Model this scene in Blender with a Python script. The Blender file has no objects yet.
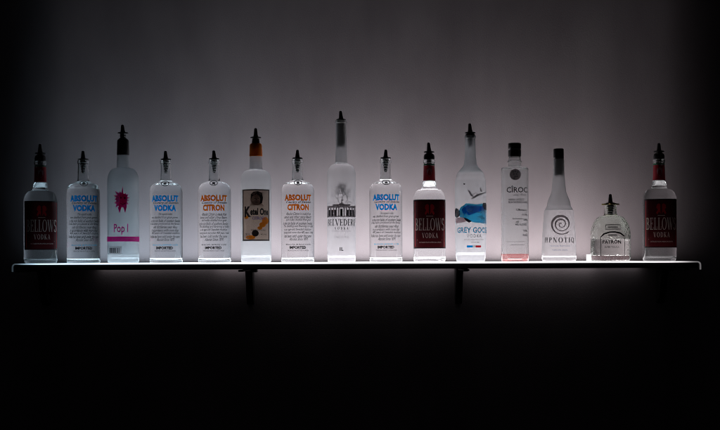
import bpy, math, random
from mathutils import Vector

S = 350.0          # picture units per metre at the row of bottles
BASE = 262.3       # picture row of the shelf top
DIST = 3.2         # camera to bottles
CAMH = 0.016       # camera height above shelf top
pi = math.pi
random.seed(7)

scene = bpy.context.scene
col = scene.collection

# ------------------------------------------------------------------ materials
def new_mat(name):
    m = bpy.data.materials.new(name)
    m.use_nodes = True
    nt = m.node_tree
    nt.nodes.clear()
    out = nt.nodes.new('ShaderNodeOutputMaterial')
    return m, nt, out

def N(nt, kind, **kw):
    n = nt.nodes.new(kind)
    for k, v in kw.items():
        if k in n.inputs:
            n.inputs[k].default_value = v
        else:
            setattr(n, k, v)
    return n

def rgba(c):
    return (c[0], c[1], c[2], 1.0)

def glass_mat(name, ior=1.5, rough=0.0, color=(.97, .98, .98), milk=0.0, milk_col=(.9, .9, .92), wavy=0.0):
    m, nt, out = new_mat(name)
    g = N(nt, 'ShaderNodeBsdfGlass', Color=rgba(color), Roughness=rough, IOR=ior)
    if rough > 0.02:
        nz = N(nt, 'ShaderNodeTexNoise', Scale=35.0, Detail=4.0)
        mr = N(nt, 'ShaderNodeMapRange')
        mr.inputs['To Min'].default_value = rough * .8
        mr.inputs['To Max'].default_value = rough * 1.2
        nt.links.new(nz.outputs['Fac'], mr.inputs['Value'])
        nt.links.new(mr.outputs['Result'], g.inputs['Roughness'])
    if wavy > 0:
        tcw = N(nt, 'ShaderNodeTexCoord')
        nw = N(nt, 'ShaderNodeTexNoise', Scale=110.0 if wavy > .2 else 45.0, Detail=2.0)
        nt.links.new(tcw.outputs['Object'], nw.inputs['Vector'])
        bw = N(nt, 'ShaderNodeBump', Strength=wavy, Distance=.004)
        nt.links.new(nw.outputs['Fac'], bw.inputs['Height']); nt.links.new(bw.outputs[0], g.inputs['Normal'])
    last = g.outputs[0]
    if milk > 0:
        d = N(nt, 'ShaderNodeBsdfDiffuse', Color=rgba(milk_col))
        t = N(nt, 'ShaderNodeBsdfTranslucent', Color=rgba(milk_col))
        a = N(nt, 'ShaderNodeMixShader', Fac=0.6)
        nt.links.new(d.outputs[0], a.inputs[1]); nt.links.new(t.outputs[0], a.inputs[2])
        b = N(nt, 'ShaderNodeMixShader', Fac=milk)
        nt.links.new(last, b.inputs[1]); nt.links.new(a.outputs[0], b.inputs[2])
        last = b.outputs[0]
    nt.links.new(last, out.inputs['Surface'])
    return m

def ink_mat(name, color, trans=0.5, rough=.4, var=0.12, scale=60.0):
    m, nt, out = new_mat(name)
    nz = N(nt, 'ShaderNodeTexNoise', Scale=scale, Detail=3.0)
    mx = N(nt, 'ShaderNodeMix', data_type='RGBA')
    mx.inputs[6].default_value = rgba([c * (1 - var) for c in color])
    mx.inputs[7].default_value = rgba([min(1, c * (1 + var)) for c in color])
    nt.links.new(nz.outputs['Fac'], mx.inputs[0])
    p = N(nt, 'ShaderNodeBsdfPrincipled', Roughness=rough)
    nt.links.new(mx.outputs[2], p.inputs['Base Color'])
    last = p.outputs[0]
    if trans > 0:
        t = N(nt, 'ShaderNodeBsdfTranslucent')
        nt.links.new(mx.outputs[2], t.inputs['Color'])
        b = N(nt, 'ShaderNodeMixShader', Fac=trans)
        nt.links.new(last, b.inputs[1]); nt.links.new(t.outputs[0], b.inputs[2])
        last = b.outputs[0]
    nt.links.new(last, out.inputs['Surface'])
    return m

def solid_mat(name, color, rough=.5, metal=0.0, var=.1, scale=40.0):
    m = ink_mat(name, color, 0.0, rough, var, scale)
    for n in m.node_tree.nodes:
        if n.type == 'BSDF_PRINCIPLED':
            n.inputs['Metallic'].default_value = metal
    return m

def emit_x_mat(name, stops, base=(.8, .8, .82)):
    """Acrylic glowing from inside: brightness follows the lamp modules along its length (object X)."""
    m, nt, out = new_mat(name)
    tc = N(nt, 'ShaderNodeTexCoord')
    sp = N(nt, 'ShaderNodeSeparateXYZ')
    nt.links.new(tc.outputs['Object'], sp.inputs[0])
    mr = N(nt, 'ShaderNodeMapRange')
    mr.inputs['From Min'].default_value = -1.0
    mr.inputs['From Max'].default_value = 1.0
    nt.links.new(sp.outputs['X'], mr.inputs['Value'])
    cr = N(nt, 'ShaderNodeValToRGB')
    cr.color_ramp.interpolation = 'LINEAR'
    el = cr.color_ramp.elements
    while len(el) > 1:
        el.remove(el[-1])
    mxs = max(s[1] for s in stops)
    for i, (x, k, c) in enumerate(stops):
        e = el[0] if i == 0 else el.new((x + 1) / 2)
        e.position = (x + 1) / 2
        e.color = (c[0] * k / mxs, c[1] * k / mxs, c[2] * k / mxs, 1)
    nt.links.new(mr.outputs['Result'], cr.inputs['Fac'])
    em = N(nt, 'ShaderNodeEmission', Strength=mxs)
    nt.links.new(cr.outputs['Color'], em.inputs['Color'])
    d = N(nt, 'ShaderNodeBsdfPrincipled', Roughness=.25)
    d.inputs['Base Color'].default_value = rgba(base)
    ad = N(nt, 'ShaderNodeAddShader')
    nt.links.new(em.outputs[0], ad.inputs[0]); nt.links.new(d.outputs[0], ad.inputs[1])
    nt.links.new(ad.outputs[0], out.inputs['Surface'])
    return m

M = {}
M['clear'] = glass_mat('clear_glass', 1.5, 0.0, milk=.03, wavy=.04)
M['handblown'] = glass_mat('hand_blown_glass', 1.5, 0.0, (.95, .97, .95), wavy=.5)
M['frost3'] = glass_mat('satin_glass', 1.48, 0.13, milk=.30, milk_col=(.92, .90, .93))
M['softclear'] = glass_mat('soft_clear_glass', 1.5, 0.03, milk=.10)
M['milky'] = glass_mat('milky_glass', 1.5, 0.10, milk=.42)
M['frost'] = glass_mat('frosted_glass', 1.48, 0.32, milk=.30, milk_col=(.92, .90, .93))
M['frost2'] = glass_mat('light_frosted_glass', 1.48, 0.20, milk=.33, milk_col=(.88, .91, .95))
M['liquid'] = glass_mat('spirit', 0.905, 0.0, (1, 1, 1))
M['pinkliquid'] = glass_mat('pink_spirit', 0.905, 0.0, (1.0, .74, .73), milk=.16, milk_col=(.85, .40, .40))
M['black'] = solid_mat('black_plastic', (.008, .008, .009), .35)
M['blackmat'] = solid_mat('black_painted_metal', (.006, .006, .007), .6)
M['board'] = solid_mat('black_laminate', (.006, .006, .007), .55)
M['silver'] = solid_mat('silver_foil', (.75, .74, .74), .25, 1.0)
M['orangecap'] = ink_mat('orange_foil', (.88, .28, .03), .55)
M['blue'] = ink_mat('blue_ink', (.0, .33, 1.0), .68)
M['cyan'] = ink_mat('cyan_ink', (.02, .48, .80), .6)
M['orange'] = ink_mat('orange_ink', (.95, .19, .008), .6)
M['ink'] = ink_mat('black_ink', (.012, .012, .014), .2)
M['greyink'] = ink_mat('grey_ink', (.13, .125, .135), .45)
M['midink'] = ink_mat('pale_grey_ink', (.24, .23, .25), .5)
M['etch'] = ink_mat('etched_frost', (.42, .40, .43), .55)
M['scriptink'] = ink_mat('soft_black_ink', (.022, .022, .026), .25)
M['spike'] = ink_mat('plum_ink', (.16, .008, .06), .35)
M['sealink'] = ink_mat('lilac_grey_ink', (.27, .235, .25), .55)
M['pink'] = ink_mat('pink_ink', (.98, .03, .36), .68)
M['darkpink'] = ink_mat('dark_pink_ink', (.80, .015, .24), .62)
M['paper'] = ink_mat('white_paper', (.92, .88, .92), .5)
M['maroon'] = ink_mat('maroon_label_paper', (.115, .008, .013), .15, var=.35, scale=25)
M['neckred'] = ink_mat('red_neck_paper', (.36, .018, .030), .35, var=.5, scale=160)
M['labeldark'] = ink_mat('dark_border_ink', (.018, .006, .008), .05)
M['cream'] = ink_mat('cream_ink', (.85, .72, .66), .3)
M['redink'] = ink_mat('red_ink', (.75, .02, .04), .4)
M['green'] = ink_mat('green_band', (.03, .16, .08), .3)
M['deepblue'] = ink_mat('deep_blue_ink', (.01, .28, .80), .65, var=.4, scale=110)
M['navy'] = ink_mat('navy_ink', (.02, .075, .20), .4)
M['goose'] = ink_mat('teal_ink', (.02, .30, .52), .55, var=.3, scale=90)
M['seablue'] = ink_mat('sea_blue_ink', (.03, .46, .96), .66, var=.4, scale=70)
M['paleblue'] = ink_mat('pale_blue_ink', (.40, .78, .95), .6, var=.2, scale=90)
M['darkrock'] = ink_mat('dark_rock_ink', (.03, .03, .05), .3)
M['rose'] = ink_mat('rose_ink', (.55, .36, .40), .5)
M['greybrown'] = ink_mat('grey_brown_label_paper', (.46, .345, .285), .6, var=.35, scale=50)
M['skin'] = ink_mat('portrait_ink', (.30, .20, .17), .5)
M['darkbrown'] = ink_mat('dark_brown_ink', (.035, .026, .026), .25)
M['purple'] = ink_mat('purple_ink', (.14, .10, .36), .4)
M['fruit'] = ink_mat('orange_fruit_ink', (.95, .28, .02), .6, var=.3, scale=120)
M['brass'] = solid_mat('brass', (.48, .40, .16), .3, 1.0)
M['red_caustic'] = ink_mat('painted_red_caustic', (.5, .5, .5), .5, var=0, scale=34)
for n_ in M['red_caustic'].node_tree.nodes:
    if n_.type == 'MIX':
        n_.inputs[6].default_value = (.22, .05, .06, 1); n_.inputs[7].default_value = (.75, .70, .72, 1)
        rp = M['red_caustic'].node_tree.nodes.new('ShaderNodeMapRange')
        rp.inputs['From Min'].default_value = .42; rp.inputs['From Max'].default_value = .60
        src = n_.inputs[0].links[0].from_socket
        M['red_caustic'].node_tree.links.new(src, rp.inputs['Value'])
        M['red_caustic'].node_tree.links.new(rp.outputs['Result'], n_.inputs[0])

# ------------------------------------------------------------------ mesh helpers
class MB:
    def __init__(self):
        self.v = []; self.f = []
    def add(self, vs, fs):
        b = len(self.v)
        self.v += [tuple(p) for p in vs]
        self.f += [tuple(b + i for i in f) for f in fs]
    def box(self, x0, x1, y0, y1, z0, z1):
        self.add([(x0, y0, z0), (x1, y0, z0), (x1, y1, z0), (x0, y1, z0), (x0, y0, z1), (x1, y0, z1), (x1, y1, z1), (x0, y1, z1)],
                 [(0, 3, 2, 1), (4, 5, 6, 7), (0, 1, 5, 4), (1, 2, 6, 5), (2, 3, 7, 6), (3, 0, 4, 7)])
    def build(self, name, mat, parent=None, smooth=False, bevel=0):
        me = bpy.data.meshes.new(name)
        me.from_pydata(self.v, [], self.f)
        me.validate()
        if mat: me.materials.append(mat)
        if smooth:
            for p in me.polygons: p.use_smooth = True
        o = bpy.data.objects.new(name, me)
        col.objects.link(o)
        if parent: o.parent = parent
        if bevel:
            b = o.modifiers.new('bevel', 'BEVEL'); b.width = bevel; b.segments = 3; b.limit_method = 'ANGLE'
        return o

def expand(points):
    """points: (y_img, hw, kind of segment leading to it) bottom to top -> dense (z_px, hw)."""
    out = []
    for i, p in enumerate(points):
        y, h = p[0], p[1]
        k = p[2] if len(p) > 2 else 'l'
        z = BASE - y
        if i == 0 or k == 'l':
            out.append((z, h)); continue
        z0, h0 = BASE - points[i - 1][0], points[i - 1][1]
        n = 10
        for j in range(1, n + 1):
            t = j / n
            a = t * pi / 2
            if k == 'c':    # dome
                out.append((z0 + (z - z0) * math.sin(a), h + (h0 - h) * math.cos(a)))
            elif k == 'v':  # hollow flare
                out.append((z0 + (z - z0) * (1 - math.cos(a)), h0 + (h - h0) * math.sin(a)))
            else:           # 's'
                out.append((z0 + (z - z0) * t, h0 + (h - h0) * (t * t * (3 - 2 * t))))
    return out

def at_z(prof, z):
    if z <= prof[0][0]: return prof[0][1]
    for (a, b) in zip(prof, prof[1:]):
        if a[0] <= z <= b[0]:
            if b[0] - a[0] < 1e-6: return b[1]
            return a[1] + (b[1] - a[1]) * (z - a[0]) / (b[0] - a[0])
    return prof[-1][1]

def section(n, th):
    """unit superellipse, th = 0 faces the viewer (-Y), positive to +X"""
    s, c = math.sin(th), math.cos(th)
    e = 2.0 / n
    return (math.copysign(abs(s) ** e, s), -math.copysign(abs(c) ** e, c))

NT = 72
def ring(hw, z, n, depth=1.0, k=NT):
    pts = []
    for i in range(k):
        x, y = section(n, 2 * pi * i / k)
        pts.append((x * hw / S, y * hw * depth / S, z / S))
    return pts

def revolve(rows, k=NT, close_bottom=True, close_top=True):
    """rows: (z_px, hw, n, depth)"""
    mb = MB(); vs = []; fs = []
    for (z, h, n, d) in rows:
        vs += ring(h, z, n, d, k)
    for r in range(len(rows) - 1):
        for i in range(k):
            j = (i + 1) % k
            fs.append((r * k + i, r * k + j, (r + 1) * k + j, (r + 1) * k + i))
    if close_bottom: fs.append(tuple(reversed(range(k))))
    if close_top: fs.append(tuple(range((len(rows) - 1) * k, len(rows) * k)))
    mb.add(vs, fs)
    return mb

def lathe(pts, k=32):
    return revolve([(BASE - y, h, 2.0, 1.0) for (y, h) in pts], k)

def autosmooth(o, ang=40):
    me = o.data
    for p in me.polygons: p.use_smooth = True
    try:
        me.set_sharp_from_angle(angle=math.radians(ang))
    except Exception:
        pass

# ------------------------------------------------------------------ lettering
_fc = {}
def text_mesh(s, bold=0.0, shear=0.0, space=1.0):
    key = (s, bold, shear, space)
    if key in _fc: return _fc[key]
    cu = bpy.data.curves.new('lettering', 'FONT')
    cu.body = s; cu.offset = bold; cu.shear = shear; cu.space_character = space
    cu.resolution_u = 2; cu.fill_mode = 'FRONT'
    o = bpy.data.objects.new('lettering', cu)
    col.objects.link(o)
    bpy.context.view_layer.update()
    dg = bpy.context.evaluated_depsgraph_get()
    me = bpy.data.meshes.new_from_object(o.evaluated_get(dg))
    vs = [tuple(v.co) for v in me.vertices]
    fs = [tuple(p.vertices) for p in me.polygons]
    bpy.data.objects.remove(o); bpy.data.curves.remove(cu); bpy.data.meshes.remove(me)
    xs = [v[0] for v in vs]; ys = [v[1] for v in vs]
    x0, x1, y0, y1 = min(xs), max(xs), min(ys), max(ys)
    r = ([((v[0] - x0) / (x1 - x0), (v[1] - y0) / (y1 - y0)) for v in vs], fs)
    _fc[key] = r
    return r

def arc(cx, cy, rx, ry, a0, a1, n=14, T=.17, t=.05):
    pts = []; w = []
    for i in range(n + 1):
        a = math.radians(a0 + (a1 - a0) * i / n)
        pts.append((cx + rx * math.cos(a), cy + ry * math.sin(a)))
        w.append(t + (T - t) * abs(math.cos(a)))
    return (pts, w)
def ln(x0, y0, x1, y1, w):
    return ([(x0, y0), (x1, y1)], [w, w])
def serif_glyph(c):
    T, t, q = .17, .05, .06
    stem = lambda x: [ln(x, 0, x, 1, T), ln(x - .15, .03, x + .15, .03, q), ln(x - .15, .97, x + .15, .97, q)]
    if c == 'B': return .62, stem(.16) + [arc(.22, .75, .27, .23, 90, -90), arc(.22, .26, .33, .24, 90, -90)]
    if c == 'E': return .58, stem(.16) + [ln(.16, .97, .52, .97, q), ln(.16, .52, .42, .52, q), ln(.16, .03, .54, .03, q), ln(.51, .97, .51, .78, q), ln(.54, .03, .54, .24, q), ln(.42, .62, .42, .42, q)]
    if c == 'L': return .56, stem(.16) + [ln(.16, .03, .52, .03, q), ln(.52, .0, .52, .26, q)]
    if c == 'O' or c == 'Q':
        r = [arc(.38, .5, .32, .49, 0, 360, 28)]
        if c == 'Q': r.append(ln(.42, .14, .72, -.16, .10))
        return .76, r
    if c == 'W': return 1.0, [ln(.08, 1, .32, 0, T), ln(.32, 0, .50, .95, t), ln(.46, 1, .70, 0, T), ln(.70, 0, .92, 1, t), ln(-.02, .97, .20, .97, q), ln(.36, .97, .58, .97, q), ln(.82, .97, 1.0, .97, q)]
    if c == 'S': return .52, [arc(.27, .74, .20, .24, 20, 270, 14), arc(.27, .26, .22, .25, 90, -160, 14), ln(.45, .8, .45, .98, t), ln(.06, .02, .06, .22, t)]
    if c == 'V': return .72, [ln(.08, 1, .37, 0, T), ln(.37, 0, .63, 1, t), ln(-.02, .97, .2, .97, q), ln(.54, .97, .74, .97, q)]
    if c == 'D': return .72, stem(.16) + [arc(.2, .5, .44, .48, 90, -90, 16)]
    if c == 'K': return .68, stem(.16) + [ln(.18, .42, .58, .97, t), ln(.28, .55, .62, .02, T), ln(.48, .97, .68, .97, q), ln(.52, .03, .72, .03, q)]
    if c == 'A': return .70, [ln(.10, 0, .35, 1, t), ln(.35, 1, .60, 0, T), ln(.18, .34, .5, .34, q), ln(0, .03, .2, .03, q), ln(.5, .03, .72, .03, q)]
    if c == 'R': return .66, stem(.16) + [arc(.22, .74, .28, .24, 90, -90), ln(.28, .5, .6, .02, T), ln(.52, .03, .7, .03, q)]
    if c == 'H': return .74, stem(.16) + stem(.58) + [ln(.16, .5, .58, .5, q)]
    if c == 'P': return .58, stem(.16) + [arc(.22, .73, .29, .25, 90, -90)]
    if c == 'N': return .74, [ln(.14, 0, .14, 1, t), ln(.14, 1, .60, 0, T), ln(.60, 0, .60, 1, t), ln(0, .97, .22, .97, q), ln(.04, .03, .26, .03, q), ln(.5, .97, .72, .97, q)]
    if c == 'T': return .62, [ln(.31, 0, .31, 1, T), ln(.16, .03, .46, .03, q), ln(.03, .97, .59, .97, q), ln(.04, .97, .04, .78, q), ln(.58, .97, .58, .78, q)]
    if c == 'I': return .34, stem(.17)
    return .4, []

# ------------------------------------------------------------------ bottles
class Bottle:
    def __init__(self, name, label, cx, prof, n_body=2.0, depth=1.0, mat='clear', level=None, wall=1.0, base=3.0,
                 group=None, liquid='liquid', y_off=0.0, open_top=True, ring_k=NT, cone=0.0, turn=0.0):
        self.prof = expand(prof)
        self.n_body, self.depth = n_body, depth
        hs = [h for z, h in self.prof]
        self.hmax = max(hs); self.hmin = hs[-1]
        X = (cx - 360.0) / S
        X *= (DIST + y_off) / DIST
        r = bpy.data.objects.new(name, None)
        r.empty_display_size = .05
        col.objects.link(r)
        r.location = (X, y_off, .0006)
        r.rotation_euler = (0, 0, -math.atan2(X, DIST) + math.radians(turn))
        r['label'] = label; r['category'] = 'bottle'
        if group: r['group'] = group
        self.root = r
        rows = [(z, h, self.nz(h), depth) for z, h in self.prof]
        # rounded foot with a shallow hollow underneath
        h0 = rows[0][1]; n0 = rows[0][2]
        foot = [(1.1, h0 - 4.2, n0, depth), (.25, h0 - 2.4, n0, depth), (0, h0 - 1.5, n0, depth), (.25, h0 - .5, n0, depth), (.9, h0 - .1, n0, depth)]
        rows = foot + [q for q in rows if q[0] > 1.4]
        top = rows[-1]
        zl = (BASE - level) if level is not None else base
        if open_top:
            inner = [(top[0], top[1] - wall, 2.0, depth)]
            zz = top[0] - .5
            zs = []
            while zz > zl + .3:
                zs.append(zz); zz -= 1.2
            zs.append(zl)
            for z in zs:
                h = max(at_z(self.prof, z) - wall, .8)
                if z < base + 2.5:
                    h = max(h - (base + 2.5 - z) * .9, 1.0)
                inner.append((z, h, self.nz(h + wall), depth))
            if cone > 0:      # wedge hollow added over solid glass, turns shelf light into a bright neck band
                zq = inner[-1][0]; hq = inner[-1][1]
                for t in (.33, .66, .97):
                    inner.append((zq - cone * t, hq, 2.0, depth * (1 - t)))
                zl -= cone + .6
            rows = rows + inner
        mb = revolve(rows, ring_k)
        self.body = mb.build('body', M[mat], r, True)
        autosmooth(self.body, 50)
        if level is not None and zl > base + 1:
            lr = []
            z = base
            hb = at_z(self.prof, base) - wall * 1.1
            lr.append((base, hb - 2.5, self.nz(hb), depth)); lr.append((base + .5, hb - 1.0, self.nz(hb), depth))
            z = base + 1.6
            while z < zl - .4:
                h = at_z(self.prof, z) - wall * 1.1
                lr.append((z, h, self.nz(h + wall), depth)); z += 1.5
            h = at_z(self.prof, zl - .3) - wall * 1.1
            lr.append((zl - .3, h, self.nz(h + wall), depth))
            lo = revolve(lr, ring_k).build('liquid', M[liquid], r, True)
            autosmooth(lo, 50)
        self._tab = {}

    def nz(self, h):
        if self.n_body == 2.0 or self.hmax - self.hmin < .1: return 2.0
        t = max(0, min(1, (h - self.hmin) / (self.hmax - self.hmin)))
        t = max(0, min(1, (t - .25) / .7))
        return 2.0 + (self.n_body - 2.0) * t

    def table(self, n):
        k = round(n, 2)
        if k not in self._tab:
            K = 240; pts = []; s = 0; last = section(k, 0); last = (last[0], last[1] * self.depth)
            pts.append((0.0, last[0], last[1]))
            for i in range(1, K + 1):
                q = section(k, pi * .62 * i / K); q = (q[0], q[1] * self.depth)
                s += math.hypot(q[0] - last[0], q[1] - last[1]); last = q
                pts.append((s, q[0], q[1]))
            self._tab[k] = pts
        return self._tab[k]

    def surf(self, s, y, eps):
        """arc position s (px, from the front), picture row y -> point on the glass pushed out by eps mm"""
        z = BASE - y
        h = at_z(self.prof, z)
        t = self.table(self.nz(h))
        u = abs(s) / h
        lo, hi = 0, len(t) - 1
        if u >= t[hi][0]: lo = hi - 1
        else:
            while hi - lo > 1:
                m = (lo + hi) // 2
                if t[m][0] <= u: lo = m
                else: hi = m
        a, b = t[lo], t[lo + 1]
        f = (u - a[0]) / max(1e-9, b[0] - a[0])
        x = a[1] + (b[1] - a[1]) * f; yy = a[2] + (b[2] - a[2]) * f
        hh = h / S + eps / 1000.0
        return (math.copysign(x, s) * hh, yy * hh, z / S)

    def arc_of(self, x, y):
        """seen offset x (px) from the bottle's axis -> arc position"""
        h = at_z(self.prof, BASE - y)
        t = self.table(self.nz(h))
        u = min(abs(x) / h, .995)
        for a, b in zip(t, t[1:]):
            if b[1] >= u:
                f = (u - a[1]) / max(1e-9, b[1] - a[1])
                return math.copysign((a[0] + (b[0] - a[0]) * f) * h, x)
        return math.copysign(t[-1][0] * h, x)

    def decal(self): return Decal(self)

    def sheet(self, name, mat, x0, x1, y0, y1, eps=.5, parent=None, full=False, corner=0.0):
        d = Decal(self)
        d.rect(x0, x1, y0, y1, eps, full, corner)
        return d.build(name, mat, parent)

class Decal:
    def __init__(self, b):
        self.b = b; self.mb = MB(); self.k = 0
    def lift(self, eps):
        self.k += 1
        return eps + .004 * (self.k % 40)
    def rect(self, x0, x1, y0, y1, eps=.5, full=False, corner=0.0):
        b = self.b; ym = (y0 + y1) / 2
        if full:
            h = at_z(b.prof, BASE - ym); t = b.table(b.nz(h))
            s0, s1 = -t[-1][0] * h, t[-1][0] * h
        else:
            s0, s1 = b.arc_of(x0, ym), b.arc_of(x1, ym)
        nx = max(2, int(abs(s1 - s0) / 1.0)); ny = max(1, int(abs(y1 - y0) / 2))
        vs = []; fs = []
        for j in range(ny + 1):
            for i in range(nx + 1):
                vs.append(b.surf(s0 + (s1 - s0) * i / nx, y0 + (y1 - y0) * j / ny, eps))
        w = nx + 1
        for j in range(ny):
            for i in range(nx):
                fs.append((j * w + i, (j + 1) * w + i, (j + 1) * w + i + 1, j * w + i + 1))
        self.mb.add(vs, fs)
    def poly(self, pts, eps=.6):
        e = self.lift(eps); b = self.b
        self.mb.add([b.surf(b.arc_of(x, y), y, e) for x, y in pts], [tuple(range(len(pts)))])
    def disc(self, cx, cy, rx, ry=None, eps=.6, n=28):
        ry = ry or rx
        e = self.lift(eps); b = self.b
        vs = [b.surf(b.arc_of(cx, cy), cy, e)]
        for i in range(n):
            a = 2 * pi * i / n
            vs.append(b.surf(b.arc_of(cx + rx * math.cos(a), cy + ry * math.sin(a)), cy + ry * math.sin(a), e))
        self.mb.add(vs, [(0, 1 + (i + 1) % n, 1 + i) for i in range(n)])
    def stroke(self, pts, w, eps=.7, arcspace=False):
        """ribbon along points in picture px (offset from axis, row)"""
        if not isinstance(w, (list, tuple)): w = [w] * len(pts)
        e = self.lift(eps); b = self.b
        vs = []
        for i, (x, y) in enumerate(pts):
            a = pts[max(0, i - 1)]; c = pts[min(len(pts) - 1, i + 1)]
            dx, dy = c[0] - a[0], c[1] - a[1]
            L = math.hypot(dx, dy) or 1
            ox, oy = -dy / L * w[i] / 2, dx / L * w[i] / 2
            for sgn in (1, -1):
                px, py = x + ox * sgn, y + oy * sgn
                vs.append(b.surf(px if arcspace else b.arc_of(px, py), py, e))
        self.mb.add(vs, [(2 * i, 2 * i + 1, 2 * i + 3, 2 * i + 2) for i in range(len(pts) - 1)])
    def text(self, s, cx, y0, y1, width, eps=.9, bold=0.0, shear=0.0, space=1.0):
        """seen width in px, rows y0 (top) to y1 (bottom)"""
        b = self.b; ym = (y0 + y1) / 2
        sa, sb = b.arc_of(cx - width / 2, ym), b.arc_of(cx + width / 2, ym)
        vs, fs = text_mesh(s, bold, shear, space)
        e = self.lift(eps)
        self.mb.add([b.surf(sa + (sb - sa) * u, y1 + (y0 - y1) * v, e) for u, v in vs], fs)
    def serif(self, s, cx, y0, y1, width, eps=.9, gap=.10, weight=1.0):
        b = self.b; ym = (y0 + y1) / 2
        sa, sb = b.arc_of(cx - width / 2, ym), b.arc_of(cx + width / 2, ym)
        gl = [serif_glyph(c) for c in s]
        tot = sum(g[0] for g in gl) + gap * (len(gl) - 1)
        x = 0; kx = (sb - sa) / tot; ky = (y0 - y1)
        for w, strokes in gl:
            for pts, wd in strokes:
                e = self.lift(eps); vs = []
                for i, (px, py) in enumerate(pts):
                    a = pts[max(0, i - 1)]; c = pts[min(len(pts) - 1, i + 1)]
                    dx, dy = c[0] - a[0], c[1] - a[1]; L = math.hypot(dx, dy) or 1
                    ox, oy = -dy / L * wd[i] * weight / 2, dx / L * wd[i] * weight / 2
                    for sg in (1, -1):
                        vs.append(b.surf(sa + (x + px + ox * sg) * kx, y1 + (py + oy * sg) * ky, e))
                self.mb.add(vs, [(2 * i, 2 * i + 1, 2 * i + 3, 2 * i + 2) for i in range(len(pts) - 1)])
            x += w + gap
    def build(self, name, mat, parent=None):
        o = self.mb.build(name, M[mat], parent or self.b.root, True)
        return o

def pourer(b, flange, tip, low, hw=5.0, cork=(3.6, 2.0), tilt=0.0):
    """speed pourer: flange row, spout tip row, lowest row of the ribbed stopper"""
    c = lathe([(flange + .8, hw - 1.2), (flange + .6, hw), (flange - .3, hw), (flange - .6, hw - .8), (flange - .8, 2.9)])
    po = c.build('pourer', M['black'], b.root); autosmooth(po, 35)
    h = flange - tip
    tilt = tilt or random.uniform(-.07, .07)
    sp = lathe([(flange - .7, 2.9), (flange - h * .10, 2.5), (flange - h * .28, 2.05), (flange - h * .6, 1.75), (tip + 1.0, 1.45), (tip + .25, 1.15), (tip, .6)])
    for i, v in enumerate(sp.v):
        sp.v[i] = (v[0] + tilt * (v[2] - (BASE - flange) / S), v[1], v[2])
    so = sp.build('spout', M['black'], po); autosmooth(so, 40)
    rows = []
    y = flange + .9
    n = 0
    L = low - flange
    while y < low:
        t = (y - flange) / L
        r = cork[0] + (cork[1] - cork[0]) * t
        rows.append((y, r if n % 2 == 0 else r - .7)); y += 1.15; n += 1
    rows.append((low, cork[1] * .7))
    st = lathe(list(reversed(rows))); st = st.build('stopper', M['black'], po)
    autosmooth(st, 30)
    return po

# ---- Absolut shape
def absolut(cx, label, kind, level=184.5, group=None, yo=0.0, tip=150, turn=0.0, cone=3.6):
    P = [(BASE, 16.3), (259, 16.5), (192.5, 16.5), (182.5, 9.5, 'c'), (181, 7.4, 'l'), (178.5, 5.6, 'v'), (163.5, 5.2, 'l'), (163.2, 5.7), (160.3, 5.7), (159.6, 5.3)]
    b = Bottle('vodka_bottle', label, cx, P, mat='clear', level=level, wall=.9, base=2.8, cone=cone, group=group, y_off=yo, turn=turn)
    pourer(b, 158.4, tip, 172.5, hw=5.2, cork=(3.9, 1.6))
    hue = 'blue' if kind == 'VODKA' else 'orange'
    d = b.decal()
    d.text('ABSOLUT', -.1, 195.3, 201.6, 25.4, bold=.055, space=1.03)
    d.text(kind, 0, 204.8, 211.2, 21.0 if kind == 'VODKA' else 20.6, bold=.055, space=1.03)
    d.build('brand_lettering', hue)
    d = b.decal()
    d.text('Country of Sweden', .6, 201.6, 204.6, 24, bold=.012, shear=.35)
    d.build('country_lettering', 'ink')
    d = b.decal()
    if kind == 'VODKA':
        L = [('This superb vodka', 13), ('was distilled from grain grown', 25), ('in the rich fields of southern Sweden.', 28), ('It has been produced at the famous', 28),
             ('old distilleries near Ahus', 23), ('in accordance with more than', 26), ('400 years of Swedish tradition.', 27), ('Vodka has been sold under the name', 28), ('Absolut Since 1879.', 17)]
    else:
        L = [('Absolut Citron is made from', 24), ('lemon and other citrus flavors', 26), ('and vodka distilled from grain', 24), ('in the rich fields of southern Sweden.', 28),
             ('The distilling and flavoring of vodka', 28), ('is an age-old Swedish tradition', 26), ('dating back more than 400 years. Vodka', 28), ('has been sold under the name', 26), ('Absolut Since 1879.', 18)]
    for i, (t, w) in enumerate(L):
        y = 214.3 + i * 3.12
        d.text(t, .3 * (-1) ** i, y - 1.4, y + 1.55, w, bold=.010, shear=.45)
    d.build('script_lettering', 'scriptink')
    d = b.decal()
    d.text('40% ALC./VOL. (80 PROOF) 1.0 LITER', 0, 243.9, 245.7, 24, bold=.02)
    d.build('strength_lettering', 'cyan' if kind == 'VODKA' else 'ink')
    d = b.decal()
    d.text('IMPORTED', -.5, 246.2, 249.0, 16, bold=.05)
    d.text('PRODUCED AND BOTTLED IN SWEDEN', 0, 249.9, 251.2, 20)
    d.build('import_lettering', 'ink')
    # pressed medallion on the shoulder
    d = b.decal()
    n = 26
    d.stroke([(3.6 * math.cos(2 * pi * i / n), 183.4 + 2.5 * math.sin(2 * pi * i / n)) for i in range(n + 1)], .8)
    d.disc(0, 183.3, 1.6, 1.3)
    d.stroke([(-1.6, 185), (0, 184.2), (1.6, 185)], .7)
    d.build('medallion', 'greyink')
    return b

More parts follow.
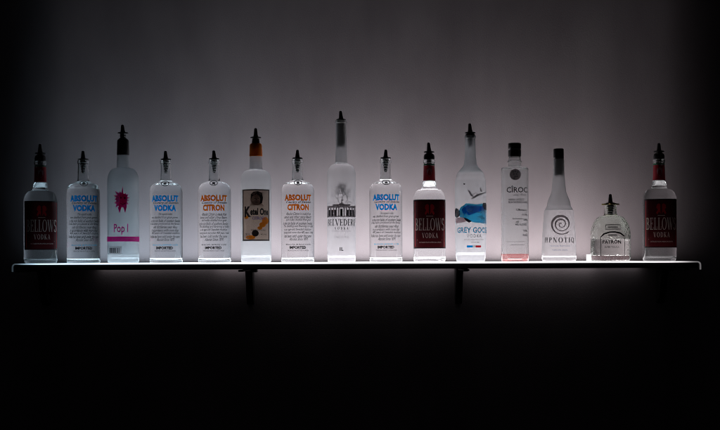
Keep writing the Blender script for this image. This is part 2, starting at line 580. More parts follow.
absolut(83.5, 'dim clear vodka bottle with blue lettering, second bottle from the left end', 'VODKA', 184.0, 'clear bottles with blue lettering', turn=3)
absolut(166.2, 'clear vodka bottle with blue lettering standing right of the frosted bottle with the pink band', 'VODKA', 180.6, 'clear bottles with blue lettering', .012, turn=-4)
absolut(386.0, 'clear vodka bottle with blue lettering standing left of the bright maroon-labelled bottle', 'VODKA', 180.2, 'clear bottles with blue lettering', -.004, turn=2)
absolut(214.6, 'clear citrus vodka bottle with orange lettering between blue-lettered bottle and orange-capped bottle', 'CITRON', 181.0, 'clear bottles with orange lettering', .004, turn=-3, cone=2.0)
absolut(297.8, 'clear citrus vodka bottle with orange lettering standing left of the tallest frosted bottle', 'CITRON', 181.4, 'clear bottles with orange lettering', -.006, turn=2, cone=2.6)

# ---- maroon label bottles
def bellows(cx, label, yo=0.0, level=182.0, tip=143, turn=0.0):
    P = [(BASE, 15.6), (258, 16.2), (202, 16.3), (190.5, 10.2, 'c'), (188.0, 7.6, 'v'), (182.0, 6.5, 'l'), (181.0, 5.9, 'l'), (164, 5.4), (163.6, 6.0), (160.6, 6.0), (160, 5.4)]
    b = Bottle('vodka_bottle', label, cx, P, n_body=3.4, mat='softclear', level=level, wall=.7, base=3.4, cone=5.6, group='square bottles with maroon labels', y_off=yo, turn=turn)
    pourer(b, 152.4, tip, 168, hw=5.2, cork=(3.3, 2.6))
    cap = lathe([(160.2, 5.4), (157.5, 5.6), (155.2, 5.0), (154.0, 3.4)])
    o = cap.build('neck_collar', M['black'], b.root); autosmooth(o)
    lab = b.sheet('label', 'labeldark', -15.7, 15.7, 200.8, 249.0, .5)
    b.sheet('panel', 'maroon', -14.9, 14.9, 201.9, 248.0, .75, lab)
    d = b.decal()
    d.serif('BELLOWS', 0, 219.3, 231.2, 27.6, eps=1.1, gap=.08, weight=.95)
    d.serif('VODKA', .3, 233.8, 238.6, 15, eps=1.1, gap=.22, weight=1.1)
    d.text('DISTILLED FROM AMERICAN GRAIN', .3, 242.3, 243.6, 21, eps=1.1)
    d.stroke([(-12, 240.6), (12, 240.6)], .35, 1.1)
    d.stroke([(-3.4, 217.2), (3.4, 217.2)], .5, 1.1)
    d.build('lettering', 'cream', lab)
    d = b.decal()   # two mirrored crest figures
    for sx in (-1, 1):
        d.poly([(sx * .7, 206.4), (sx * 2.2, 205.0), (sx * 4.2, 206.6), (sx * 4.6, 209.5), (sx * 3.2, 211.2), (sx * 4.8, 214.5), (sx * 3.6, 216.0), (sx * 1.9, 213.2), (sx * .6, 215.6), (sx * .9, 210.5)], 1.1)
    d.stroke([(-14.1, 202.8), (14.1, 202.8), (14.1, 247.1), (-14.1, 247.1), (-14.1, 202.8)], .45, 1.0)
    d.build('crest', 'redink', lab)
    nl = b.sheet('neck_label', 'neckred', 0, 0, 166.2, 181.2, .4, full=True)
    d = b.decal()
    d.rect(-6, 6, 164.6, 166.0, .55, True)
    d.build('neck_band', 'green')
    d = b.decal()
    d.poly([(-2.6, 170), (0, 168.6), (2.6, 170), (2.3, 175.2), (0, 177.4), (-2.3, 175.2)], .8)
    d.build('neck_crest', 'rose', nl)
    return b

bellows(40.6, 'square maroon-labelled vodka bottle almost lost in the dark at the left end of the shelf', level=182, turn=4)
bellows(429.5, 'brightly lit maroon-labelled vodka bottle standing between blue-lettered bottle and tall frosted goose bottle', .0, 182, 143, 1)
bellows(659.3, 'square maroon-labelled vodka bottle at the right end of the shelf beside the squat bottle', .01, 182, 144, 7)

# ---- frosted bottle with pink print
b = Bottle('vodka_bottle', 'frosted bottle with pink splash emblem, pink band and black neck sleeve, nearly empty', 123.4,
           [(BASE, 15.2), (259, 15.7), (181, 15.6), (167.6, 8.0, 'c'), (166.6, 6.4, 'v'), (152, 5.6), (139.5, 5.2), (139, 4.8)],
           mat='frost2', level=253.4, wall=.9, base=4.0)
pourer(b, 132.2, 124, 146, hw=5.2, cork=(3.4, 3.0))
o = lathe([(154.6, 5.9), (154.2, 6.1), (140.5, 5.8), (139.2, 5.3), (138.4, 4.4), (137.6, 3.6)]).build('neck_sleeve', M['black'], b.root); autosmooth(o)
d = b.decal(); rnd = random.Random(3)
pts = []
for i in range(30):
    a = 2 * pi * i / 30
    sx, sy = math.cos(a), math.sin(a)
    r = (1.0 if i % 2 else .66) * (1 + .12 * rnd.uniform(-1, 1)) / max(abs(sx), abs(sy)) ** .6
    if sx > .3: r *= .84
    pts.append((-1.0 + 8.0 * r * sx, 199.4 + 9.0 * r * sy))
for i in range(30):
    d.poly([(-1.2, 199.6), pts[i], pts[(i + 1) % 30]], .55)
d.poly([(-5.4, 207), (-1.4, 206.6), (-3.4, 213.2)], .55); d.poly([(0, 206.6), (3.4, 206.6), (1.8, 213.2)], .55)
d.poly([(-1.6, 193), (-.6, 186.2), (.2, 193)], .55)
em = d.build('emblem', 'darkpink')
d = b.decal()
d.poly([(-3.6, 194.8), (-1.2, 193.2), (2.6, 194.4), (4.0, 197), (3.2, 203), (3.4, 207.2), (1.8, 211.0), (.6, 207.4), (-1.6, 207.0), (-3.0, 210.6), (-4.4, 206.6), (-3.2, 201)], .8)
d.build('emblem_face', 'pink', em)
d = b.decal()
d.disc(-2.2, 198, .7, 1.0, 1.05); d.disc(1.4, 198.2, .9, 1.1, 1.05); d.stroke([(-2.6, 203.4), (-.4, 204.8), (2.2, 203)], .7, 1.05)
d.build('emblem_features', 'spike', em)
d = b.decal()
d.text('Pop l', -2.2, 223.6, 234.6, 13.6, bold=.012)
d.build('lettering', 'pink')
bd = b.sheet('pink_band', 'pink', 0, 0, 236.2, 241.0, .5, full=True)
d = b.decal(); d.text('IMPORTED FLAVORED VODKA', 0, 237.8, 239.4, 22); d.build('band_lettering', 'rose', bd)
st = b.sheet('barcode_sticker', 'paper', -14.0, -1.8, 245.8, 254.0, .5)
d = b.decal()
x = -12.6; rnd = random.Random(5)
while x < -3.4:
    w = rnd.choice([.35, .5, .9]); d.stroke([(x, 247.4), (x, 252.4)], w, .8); x += w + rnd.choice([.4, .6, .8])
d.build('barcode', 'ink', st)

# ---- orange capsule bottle with portrait label
b = Bottle('vodka_bottle', 'milky white bottle with orange neck capsule and grey-brown portrait label with fruit', 256.2,
           [(BASE, 14.8), (259, 15.2), (180, 15.2), (170.2, 8.6, 'c'), (167.5, 6.5, 'v'), (160, 6.0), (144.5, 5.6), (144, 5.0)],
           mat='milky', level=169.5, wall=.9, base=5.5)
pourer(b, 137.3, 128, 150, hw=5.4, cork=(3.5, 3.0))
o = lathe([(156.2, 6.35), (155.8, 6.5), (145.4, 6.1), (144.2, 5.7), (143.4, 5.0)]).build('capsule', M['orangecap'], b.root); autosmooth(o)
o = lathe([(143.6, 3.9), (141.5, 3.9), (138.4, 3.4)]).build('pourer_shank', M['black'], b.root); autosmooth(o)
lab = b.sheet('label', 'greybrown', -12.9, 12.8, 190.0, 240.8, .5)
d = b.decal()
d.stroke([(-12.6, y) for y in range(190, 242, 3)], .9, .8); d.stroke([(12.5, y) for y in range(190, 242, 3)], .9, .8)
d.stroke([(x, 190.5) for x in range(-12, 13)], 1.2, .85); d.stroke([(x, 240.3) for x in range(-12, 13)], 1.2, .85)
d.build('border', 'darkbrown', lab)
d = b.decal()
d.disc(.6, 199.2, 6.2, 6.6, 1.0); d.poly([(-6.5, 206.5), (-4, 203.2), (5, 203.2), (7.5, 206.5)], 1.0)
po = d.build('portrait', 'skin', lab)
d = b.decal()
d.poly([(-4.6, 200), (-5.0, 195), (-2.2, 192.4), (2, 191.8), (5.6, 193.6), (6.6, 198), (5.8, 203.6), (3.6, 204.4), (4.2, 199.0), (2.6, 196.0), (-1.4, 195.2), (-3.6, 197)], 1.3)
d.disc(-1.0, 198.9, .8, .45, 1.3, 12); d.disc(2.2, 198.9, .7, .45, 1.3, 12); d.stroke([(.5, 198.8), (.2, 200.8), (.8, 201)], .35, 1.3); d.stroke([(-.6, 202.6), (1.6, 202.6)], .5, 1.3)
d.build('portrait_shading', 'darkbrown', po)
d = b.decal()
d.text('K', -8.0, 206.8, 217.4, 6.0, bold=.05, eps=1.2)
d.build('ornate_initial', 'darkbrown', lab)
d = b.decal()
d.text('etel One', 3.0, 208.4, 215.6, 17.2, bold=.045, eps=1.2)
d.build('brand_lettering', 'ink', lab)
d = b.decal()
d.text('Vodka distilled from wheat', 2, 229.2, 231, 14, eps=1.2)
d.text('750 ML', -8, 233.5, 235.2, 4.6, eps=1.2); d.text('40% ALC', 7.4, 233.8, 235.2, 6, eps=1.2)
d.build('small_lettering', 'ink', lab)
d = b.decal(); d.text('CITROEN', 2.6, 217.0, 220.0, 12.5, bold=.02, eps=1.2); d.build('flavour_lettering', 'purple', lab)
for grp in ([(8.8, 221.0, 3.2, 3.8), (6.2, 225, 3.2, 2.6), (3.6, 228.2, 2.4, 1.7)], [(-5.4, 237.4, 4.6, 2.0)], [(-9.2, 217.6, 2.0, 1.6)]):
    d = b.decal()
    for (x, y, rx, ry) in grp: d.disc(x, y, rx, ry, 1.0)
    d.build('fruit', 'fruit', lab)
d = b.decal(); d.disc(-.8, 233.4, 3.3, 3.3, 1.25); d.build('seal', 'darkbrown', lab)

# ---- tallest frosted bottle with palace
b = Bottle('vodka_bottle', 'tallest slim frosted bottle with etched tree and grey palace print, long black stopper', 341.6,
           [(BASE, 13.8), (258, 14.3), (176, 14.6), (164.5, 7.2, 'c'), (162.6, 5.9, 's'), (148, 5.5), (123.6, 5.4), (123.2, 5.9), (120.8, 5.9), (120.4, 5.2)],
           mat='frost3', level=163, wall=.9, base=5.0)
pourer(b, 119.8, 111, 147.5, hw=5.0, cork=(4.35, 4.3))
d = b.decal(); rnd = random.Random(11)
def branch(x, y, a, L, w, depth):
    pts = [(x, y)]
    for i in range(4):
        a += rnd.uniform(-.35, .35); x += math.cos(a) * L / 4; y -= math.sin(a) * L / 4
        if abs(x) > 10.8 or y < 178 or y > 204.2:
            return d.stroke(pts, w * .7, .55) if len(pts) > 1 else None
        pts.append((x, y))
    d.stroke(pts, [w, w * .9, w * .8, w * .7, w * .5], .55)
    if depth:
        for k in range(3):
            q = pts[rnd.choice([2, 3, 4])]
            branch(q[0], q[1], a + rnd.uniform(-1.1, 1.1), L * rnd.uniform(.55, .8), w * .75, depth - 1)
for x0, a0 in [(-2, 2.0), (1, 1.5), (3, .9), (-4, 2.7), (5, .4)]:
    branch(x0, 204, a0, 9.5, .6, 4)
d.build('etched_tree', 'etch')
d = b.decal()
d.rect(-13.9, 13.9, 206.4, 208.4, .5); d.rect(-13.9, 13.9, 216.6, 217.6, .5)
for x in [-13.0, -10.4, -7.6, -4.9, -2.6, 2.6, 4.9, 7.6, 10.4, 13.0]:
    d.rect(x - .62 if abs(x) < 12.5 else x - .8, x + .62 if abs(x) < 12.5 else x + .8, 208.2, 216.8, .55)
d.poly([(-5, 206.3), (0, 203.2), (5, 206.3)], .6); d.rect(-8.4, 8.4, 204.9, 206.6, .53)
d.stroke([(0, 203.5), (0, 200.4)], .4, .6); d.rect(.1, 1.9, 200.3, 201.5, .6)
pal = d.build('palace_print', 'sealink')
d = b.decal()
for x in [-11.7, -9, -6.2, 6.2, 9, 11.7]:
    d.rect(x - .75, x + .75, 210.4, 216.6, .45)
d.rect(-1.2, 1.2, 209.6, 216.6, .45)
d.build('palace_windows', 'ink', pal)
d = b.decal()
d.serif('BELVEDERE', 0, 219.8, 226.2, 26.4, gap=.06, weight=1.0)
d.serif('VODKA', 0, 227.6, 230.0, 13, gap=.6, weight=1.2)
d.build('brand_lettering', 'greyink')
d = b.decal()
d.text('PRODUCT OF POLAND', 0, 231.0, 232.0, 19); d.text('DISTILLED AND BOTTLED', 0, 236.9, 238.2, 14)
d.build('small_lettering', 'midink')
d = b.decal(); d.text('1L', 0, 247.6, 251.0, 3.6, bold=.05); d.build('size_lettering', 'ink')

# ---- goose bottle
b = Bottle('vodka_bottle', 'tall frosted bottle with flying goose and blue sea picture above a small tricolour', 470.7,
           [(BASE, 14.2), (257, 15.0), (240, 15.5), (190, 15.7), (182, 15.3), (176, 13.8, 's'), (164, 6.4, 's'), (158, 5.7), (150, 5.3), (139.4, 5.0), (139, 5.6), (136.6, 5.6), (136.2, 5.0)],
           mat='frost2', level=173.2, wall=.9, base=7.5)
pourer(b, 133.2, 124, 147.5, hw=5.2, cork=(4.0, 2.0))
o = lathe([(138.6, 4.3), (136.0, 5.0), (134.8, 4.6), (134.0, 3.4)]).build('pourer_shank', M['black'], b.root); autosmooth(o)
d = b.decal()
d.poly([(-11.4, 212), (-9.6, 208.4), (-6.6, 206.6), (-4.4, 204.6), (-.6, 204.9), (6, 205.6), (10.6, 205.0), (15.3, 204.4), (15.3, 224.8), (9, 224.0), (3.6, 223.6), (-1, 222.0), (-5.4, 219.6), (-9.8, 218.2), (-11.6, 216)], .5)
sea = d.build('sea_picture', 'seablue')
d = b.decal()
d.poly([(-8.8, 210.6), (-6, 207.8), (-2, 206.4), (4, 207.6), (10, 207.4), (15.3, 206.6), (15.3, 210.8), (9, 212.4), (4, 214.6), (-1, 216.2), (-7, 215.0)], .75)
d.build('deep_sea', 'deepblue', sea)
d = b.decal()
d.poly([(-4, 211.4), (-1, 209.2), (3, 209.6), (1.2, 212.4), (-2.4, 213.6)], 1.0); d.poly([(4.6, 213.8), (10, 212.4), (15.3, 211.6), (15.3, 213.0), (9, 214.4)], 1.0); d.poly([(6, 217.6), (11, 216.6), (14.8, 219.4), (12, 221.4), (9, 219.4)], 1.0)
d.build('waves', 'paleblue', sea)
d = b.decal()
d.poly([(-15.2, 211), (-14.2, 208.8), (-12.0, 210), (-10.4, 212.4), (-10.0, 215.6), (-11.4, 217.8), (-13.4, 218.6), (-15.2, 216.6)], 1.1)
d.build('rock', 'darkrock', sea); d = b.decal()
d.poly([(-7, 218.2), (-3.4, 219.6), (1.2, 222.4), (-1.4, 223.8), (-4.6, 221.8)], 1.1)
d.build('rock', 'darkrock', sea); d = b.decal()
d.poly([(11.4, 206.6), (12.2, 204.0), (14.6, 203.8), (15.3, 205.4), (15.3, 211), (13.2, 210.4)], 1.1)
d.build('rock', 'darkrock', sea)
d = b.decal(); d.poly([(-14.6, 219.2), (-10, 218.0), (-6.4, 218.8), (-4.4, 222.4), (-8, 223.4), (-14.0, 224.0)], .7); d.build('shore', 'rose', sea)
d = b.decal()
d.stroke([(-2.6, 191.4), (-1.0, 193.0), (.6, 196.2), (2.4, 198.2)], [.5, 1.5, 2.0, 1.0], .6)
d.stroke([(.8, 199.8), (3, 199.2), (6, 197.0), (9.4, 195.6), (12.4, 194.6), (15, 193.0)], [.6, 1.7, 2.0, 1.5, 1.2, .4], .6)
d.stroke([(9.6, 189.4), (10.0, 191.6), (11.0, 193.4)], [.6, 1.5, .8], .6)
d.stroke([(3.0, 197.6), (1.4, 196.4), (5.2, 194.2), (7.6, 195.8)], .5, .6)
d.build('goose_print', 'midink')
d = b.decal(); d.stroke([(-6.8, 185.2), (-5.2, 185.6)], 1.3, .6); d.build('goose_beak', 'ink')
d = b.decal(); d.text('GREY GOOSE', 1.4, 228.2, 233.8, 28.2, bold=.02); d.build('brand_lettering', 'goose')
d = b.decal(); d.text('VODKA', 3.4, 235.0, 238.4, 14, space=1.3); d.text('DISTILLED AND BOTTLED IN FRANCE', 3.2, 239.8, 241.0, 19); d.text('IMPORTED', 4.4, 242.6, 243.8, 8); d.build('small_lettering', 'greyink')
fl = b.sheet('blue_stripe', 'blue', -3.6, 2.0, 246.2, 248.2, .5)
b.sheet('white_stripe', 'paper', 2.0, 4.8, 246.2, 248.2, .55); b.sheet('red_stripe', 'redink', 4.8, 10.0, 246.2, 248.2, .6)

# ---- clear square-shouldered bottle with grape seal
b = Bottle('vodka_bottle', 'clear straight bottle with square shoulders, dark round grape seal and pink liquid at the bottom', 515.0,
           [(BASE, 13.5), (259, 13.9), (170.4, 13.7), (168.3, 12.0, 'c'), (167.6, 8.0), (166.6, 6.6, 'v'), (163.6, 6.6), (163.2, 7.2), (161.8, 7.2), (161.4, 6.2), (157.4, 5.8), (157, 5.2)],
           n_body=2.6, mat='softclear', level=254.6, liquid='pinkliquid', wall=.9, base=1.6)
o = lathe([(157.4, 6.2), (157.0, 6.5), (151.0, 6.5), (150.8, 6.3)]).build('stopper', M['black'], b.root); autosmooth(o)
o2 = lathe([(150.8, 6.6), (149.7, 6.6)]).build('silver_ring', M['silver'], o); autosmooth(o2)
o3 = lathe([(149.7, 6.3), (149.4, 6.5), (144.6, 6.5), (144.0, 6.0)]).build('cap_top', M['black'], o); autosmooth(o3)
d = b.decal(); d.disc(.6, 176.2, 5.4, 5.6, .5); se = d.build('grape_seal', 'sealink')
d = b.decal()
for (x, y) in [(-1.6, 173.6), (.6, 173.2), (2.8, 173.8), (-.8, 175.8), (1.8, 175.8), (.4, 178.2), (-.6, 180), (2.4, 178)]:
    d.disc(x, y, .95, .95, .8, 12)
d.build('grapes', 'greyink', se)
d = b.decal(); d.text('CÎROC', 2.0, 187.2, 194.0, 19.6, bold=.012); d.build('brand_lettering', 'ink')
d = b.decal()
d.text('snap frost', 4.6, 195.0, 198.0, 12, shear=.4)
for (t, cx, y, w) in [('VODKA DISTILLED', 1.5, 201, 15), ('FROM FINE FRENCH GRAPES', 3.0, 203.6, 18), ('Ultra', 5.0, 211, 7), ('premium', 9.6, 211.6, 5), ('five times', 9.4, 215.6, 5), ('from the vineyards', 2.6, 220, 10), ('Gaillac', 10, 220.6, 4), ('cold', 2.4, 222.8, 3), ('40% ALC/VOL', 5.8, 225.6, 11), ('750 ML', 9.6, 231.6, 4), ('FRANCE', 9.6, 236.0, 4)]:
    d.text(t, cx, y - 1.0, y + 1.1, w, bold=.03)
d.stroke([(-8, 242.6), (9.5, 242.6)], .4); d.stroke([(-4, 245.6), (9.5, 245.6)], .4)
d.build('small_lettering', 'greyink')

# ---- flaring bottle with spiral
b = Bottle('liqueur_bottle', 'frosted flaring bottle with dark grey spiral emblem and long black stopper', 559.0,
           [(BASE, 16.6), (258.5, 17.4), (235, 16.5), (212.4, 14.7), (211.0, 13.8, 'c'), (206, 11.6, 's'), (190, 7.0, 's'), (176, 5.7), (160.4, 5.4), (160, 4.8)],
           mat='frost3', level=211.4, wall=.9, base=4.0)
o = lathe([(176.4, 4.1), (175.8, 4.45), (160.6, 4.4), (160.0, 4.9), (159.6, 5.2)]).build('stopper', M['black'], b.root); autosmooth(o)
o2 = lathe([(159.7, 5.4), (158.8, 5.4)]).build('silver_ring', M['silver'], o); autosmooth(o2)
o3 = lathe([(158.9, 5.0), (158.5, 5.2), (150.4, 5.1), (149.7, 4.7)]).build('cap_top', M['black'], o); autosmooth(o3)
d = b.decal()
pts = []; wd = []
for i in range(90):
    t = i / 89; a = t * 2 * pi * 2.7 + .8
    r = 9.6 * (1 - t) ** .9 + .6
    pts.append((2.3 + r * math.cos(a), 225.6 + r * math.sin(a))); wd.append(.7 + 2.1 * (1 - t) * (.55 + .45 * math.cos(a + 1.9)))
d.stroke(pts, wd, .6)
d.build('spiral_emblem', 'sealink')
d = b.decal(); d.serif('HPNOTIQ', .4, 238.6, 243.6, 27.6, gap=.26, weight=1.1); d.build('brand_lettering', 'greyink')
d = b.decal(); d.text('TROPICAL FRUIT JUICES', 1, 246.6, 247.9, 19); d.text('VODKA AND COGNAC', 1, 250.4, 251.6, 15); d.build('small_lettering', 'navy')

# ---- squat tequila bottle
b = Bottle('tequila_bottle', 'squat clear round-shouldered bottle with star-edged brass neck ring beside the right-end bottle', 610.6,
           [(BASE, 18.8), (258, 19.8), (238, 19.8), (216.8, 8.0, 'c'), (214.8, 6.4, 'v'), (207.6, 6.0), (206.4, 6.2)],
           n_body=2.0, depth=.85, mat='handblown', level=240.2, wall=1.4, base=4.5)
pourer(b, 204.4, 195.2, 217, hw=4.6, cork=(4.3, 2.4))
mb = MB(); K = 16; vs = []
for z, k in ((-.7, 1.0), (.7, 1.0)):
    for i in range(K):
        a = 2 * pi * i / K; r = (8.6 if i % 2 == 0 else 6.2)
        vs.append((r * math.cos(a) / S, r * math.sin(a) / S, (BASE - 205.4 + z) / S))
for z in (.7, -.7):
    for i in range(K):
        a = 2 * pi * i / K
        vs.append((5.0 * math.cos(a) / S, 5.0 * math.sin(a) / S, (BASE - 205.4 + z) / S))
fs = []
for q in range(4):
    for i in range(K):
        j = (i + 1) % K; q2 = (q + 1) % 4
        fs.append((q * K + i, q * K + j, q2 * K + j, q2 * K + i))
mb.add(vs, fs); mb.build('neck_ring', M['brass'], b.root)
d = b.decal()
d.stroke([(-4.6, 226.4), (9.4, 226.4), (9.8, 230.6), (-4.8, 230.6), (-4.6, 226.4)], .8, .6)
d.stroke([(-2.6, 228.6), (7.2, 228.6)], 1.0, .6)
d.build('upper_label', 'greyink')
d = b.decal()
d.stroke([(-9.6, 238.6), (-6.4, 235.4), (-1, 233.6), (4, 233.4), (9.4, 234.6), (13.2, 237.6)], [.8, 1.5, 1.3, 1.3, 1.6, 1.0], .6)
d.stroke([(-9.2, 239), (-9.2, 257)], .5, .6); d.stroke([(13.6, 239), (13.6, 257)], .4, .6)
d.stroke([(-2, 236.6), (6, 236.4)], .8, .6)
d.build('label_outline', 'ink')
d = b.decal(); d.text('PATRÓN', 1.2, 240.4, 245.0, 17.5, bold=.03); d.text('SILVER TEQUILA', 1.2, 247.4, 249.4, 14); d.build('lettering', 'ink')
b.sheet('painted_caustic', 'red_caustic', -18.4, 18.0, 256.8, 260.8, .4)  # reddish caustic glow painted on as a speckled strip

# ---- little bright spot left of the squat bottle, built as a glowing block
mb = MB(); w = 2.1 / S
mb.box(-w, w, -w, w, 0.0002, 7.0 / S)
o = mb.build('glowing_block', emit_x_mat('glowing_white', [(-1, 1.1, (.95, .97, 1)), (1, 1.1, (.95, .97, 1))]), None, False, .0012)
o.location = ((587.3 - 360) / S, -.02, .0004)
o['label'] = 'tiny glowing white block standing on the shelf just left of the squat bottle'; o['category'] = 'light'

# ------------------------------------------------------------------ shelf
XL, XR = -.969, .949
YF, YB = -.085, .226
sh = bpy.data.objects.new('wall_shelf', None); col.objects.link(sh)
sh['label'] = 'long black wall shelf with glowing white top carrying the row of bottles'; sh['category'] = 'shelf'
cool, mid, warm = (.58, .82, 1.0), (.96, .96, 1.0), (1.0, .94, .96)
mb = MB(); mb.box(XL + .012, XR - .012, YF + .0065, .0545, -.0029, 0)
mb.build('front_light_panel', emit_x_mat('row_panel', [(-.97, .03, cool), (-.93, .4, cool), (-.84, .7, cool), (-.5, 1.6, (.76, .90, 1)), (0, 2.4, mid), (.5, 1.3, (1, .96, .98)), (.82, .7, warm), (.90, .4, warm), (.95, .03, warm)]), sh)
mb = MB(); mb.box(XL + .012, XR - .012, .055, YB, -.0029, 0)
mb.build('rear_light_panel', emit_x_mat('wall_wash_panel', [(-.97, .01, cool), (-.91, .08, cool), (-.84, 1.9, cool), (-.60, 3.0, (.72, .88, 1)), (-.15, 4.2, mid), (.15, 4.3, mid), (.50, 4.4, (1, .97, .985)), (.72, 2.7, warm), (.86, .3, warm), (.95, .01, warm)]), sh)
# front trim, its ends bent down
r = .010
path = [(XL, -.023)]
for i in range(0, 9):
    a = pi - i / 8 * pi / 2
    path.append((XL + r + r * math.cos(a), -r + r * math.sin(a)))
nseg = 40
for i in range(1, nseg): path.append((XL + r + (XR - XL - 2 * r) * i / nseg, 0.0))
for i in range(0, 9):
    a = pi / 2 - i / 8 * pi / 2
    path.append((XR - r + r * math.cos(a), -r + r * math.sin(a)))
path.append((XR, -.023))
vs = []; fs = []
T = .0030
for i, (x, z) in enumerate(path):
    a = path[max(0, i - 1)]; c = path[min(len(path) - 1, i + 1)]
    dx, dz = c[0] - a[0], c[1] - a[1]; L = math.hypot(dx, dz)
    nx, nz = dz / L, -dx / L
    vs += [(x, YF, z), (x, YF + .006, z), (x + nx * T, YF + .006, z + nz * T), (x + nx * T, YF, z + nz * T)]
for i in range(len(path) - 1):
    for k in range(4):
        fs.append((4 * i + k, 4 * i + (k + 1) % 4, 4 * i + 4 + (k + 1) % 4, 4 * i + 4 + k))
fs += [(3, 2, 1, 0), tuple(4 * (len(path) - 1) + k for k in range(4))]
mb = MB(); mb.add(vs, fs)
mb.build('edge_trim', emit_x_mat('glowing_trim', [(-.97, .03, cool), (-.953, .12, cool), (-.925, .7, cool), (-.89, 1.6, cool), (0, 3.0, mid), (.86, 1.6, warm), (.895, .9, warm), (.925, .25, warm), (.95, .10, warm)]), sh)
mb = MB(); mb.box(XL + .006, XR - .006, YF + .002, .226, -.0185, -.0033)
mb.box(XL + .012, XR - .012, YB + .0004, YB + .005, -.0185, -.0008)  # unseen rear lip, added to block glow from the panel's back edge
mb.build('shelf_board', M['board'], sh, False, .0015)
WALLY = .250
def wall_y(x):
    # flat behind the shelf, ends curved back, a made-up shape that darkens the sides
    d = max(0.0, -.90 - x, x - .93)
    return WALLY + min(1.2 * d * d, .9 * d)
def bracket(px):
    X = (px - 360) / S * (DIST + WALLY - .04) / DIST
    w = .0105
    mb = MB()
    y1 = wall_y(X) - .0006
    yb = WALLY - .0006
    a = [(yb - .075, -.0205), (y1, -.0205), (y1, -.130), (y1 - .016, -.130), (yb - .030, -.112), (yb - .060, -.040)]
    n = len(a)
    vs = [(X - w, y, z) for y, z in a] + [(X + w, y, z) for y, z in a]
    fs = [tuple(range(n)), tuple(reversed(range(n, 2 * n)))] + [(i, n + i, n + (i + 1) % n, (i + 1) % n) for i in range(n)]
    mb.add(vs, fs)
    mb.box(X - w * .7, X + w * .7, -.04, yb - .0755, -.0255, -.0203)     # flat arm under the board
    mb.box(X + w * 1.03, X + w * 2.3, yb - .070, yb - .030, -.0300, -.0203)
    return mb
for px in (43, 249.5, 459, 663):
    bracket(px).build('bracket', M['blackmat'], sh, False, .001)

# ------------------------------------------------------------------ wall
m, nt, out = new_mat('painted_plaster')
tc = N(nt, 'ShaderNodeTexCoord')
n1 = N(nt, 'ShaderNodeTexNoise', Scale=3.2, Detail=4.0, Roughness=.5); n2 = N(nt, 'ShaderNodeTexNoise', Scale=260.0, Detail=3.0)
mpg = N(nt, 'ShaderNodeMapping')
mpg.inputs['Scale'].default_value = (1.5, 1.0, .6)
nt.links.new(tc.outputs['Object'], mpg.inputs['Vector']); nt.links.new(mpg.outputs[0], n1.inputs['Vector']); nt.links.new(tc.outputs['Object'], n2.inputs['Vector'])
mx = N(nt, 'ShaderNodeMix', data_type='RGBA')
mx.inputs[6].default_value = (.335, .288, .303, 1); mx.inputs[7].default_value = (.505, .445, .46, 1)  # blotchy tone painted in place of caustic light patches
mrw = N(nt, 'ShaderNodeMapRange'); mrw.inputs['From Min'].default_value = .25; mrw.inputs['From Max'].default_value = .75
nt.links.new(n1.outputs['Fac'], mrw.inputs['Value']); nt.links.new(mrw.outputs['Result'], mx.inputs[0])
n3 = N(nt, 'ShaderNodeTexNoise', Scale=2.6, Detail=1.5)
nt.links.new(tc.outputs['Object'], n3.inputs['Vector'])
b3 = N(nt, 'ShaderNodeBump', Strength=.35, Distance=.010)
nt.links.new(n3.outputs['Fac'], b3.inputs['Height'])
bp = N(nt, 'ShaderNodeBump', Strength=.2, Distance=.002)
nt.links.new(b3.outputs[0], bp.inputs['Normal'])
nt.links.new(n2.outputs['Fac'], bp.inputs['Height'])
p = N(nt, 'ShaderNodeBsdfPrincipled', Roughness=.75)
p.inputs['Specular IOR Level'].default_value = .2
nt.links.new(mx.outputs[2], p.inputs['Base Color']); nt.links.new(bp.outputs[0], p.inputs['Normal'])
nt.links.new(p.outputs[0], out.inputs['Surface'])
mb = MB(); vs = []; fs = []
xs = [-2.2 + 4.4 * k / 176 for k in range(177)]
for z in (-1.2, 1.6):
    vs += [(x, wall_y(x), z) for x in xs]
n = len(xs)
fs = [(k, k + 1, n + k + 1, n + k) for k in range(n - 1)]
mb.add(vs, fs)
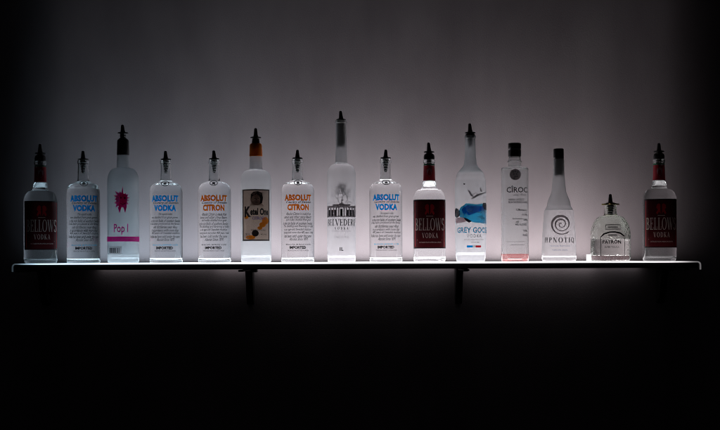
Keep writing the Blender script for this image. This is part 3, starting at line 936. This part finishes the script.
wl = mb.build('wall', m, None, True); wl['kind'] = 'structure'

# ------------------------------------------------------------------ fill lights
def area(name, loc, sx, sy, energy, color, rot=(0, 0, 0)):
    l = bpy.data.lights.new(name, 'AREA'); l.shape = 'RECTANGLE'; l.size = sx; l.size_y = sy; l.energy = energy; l.color = color
    o = bpy.data.objects.new(name, l); o.location = loc; o.rotation_euler = rot; col.objects.link(o)
    return o
# unseen lights added under the board's rear edge for the glow below
area('underglow_fill', (.03, .239, -.010), 1.66, .010, .042, (1.0, .96, .99))
area('underglow_fill', (.14, .2355, -.010), 1.16, .010, .055, (1.0, .95, .98))

w = bpy.data.worlds.new('World'); scene.world = w; w.use_nodes = True
bg = w.node_tree.nodes['Background']
bg.inputs[0].default_value = (.9, .85, 1, 1); bg.inputs[1].default_value = .0015

# ------------------------------------------------------------------ camera
cam = bpy.data.cameras.new('camera'); co = bpy.data.objects.new('camera', cam); col.objects.link(co)
scene.camera = co
cam.sensor_width = 36.0; cam.sensor_fit = 'HORIZONTAL'
cam.lens = 36.0 * DIST * S / 720.0
roll = .0036
HOR = BASE - CAMH * S
co.location = (0, -DIST, CAMH)
co.rotation_euler = (pi / 2, roll, 0)
cam.shift_x = 0.0
cam.shift_y = (HOR - 215.0) / 720.0
cam.clip_start = .05; cam.clip_end = 100

# ------------------------------------------------------------------ render
scene.render.engine = 'CYCLES'
c = scene.cycles
c.use_denoising = True
try:
    c.denoiser = 'OPENIMAGEDENOISE'; c.denoising_input_passes = 'RGB_ALBEDO_NORMAL'
except Exception:
    pass
c.max_bounces = 24; c.transmission_bounces = 24; c.diffuse_bounces = 4; c.glossy_bounces = 8; c.transparent_max_bounces = 8
c.caustics_refractive = True; c.caustics_reflective = True; c.blur_glossy = .5
c.sample_clamp_indirect = 20.0
c.pixel_filter_type = 'BLACKMAN_HARRIS'; c.filter_width = 1.0
scene.view_settings.view_transform = 'Standard'; scene.view_settings.look = 'None'
scene.view_settings.exposure = 0; scene.view_settings.gamma = 1
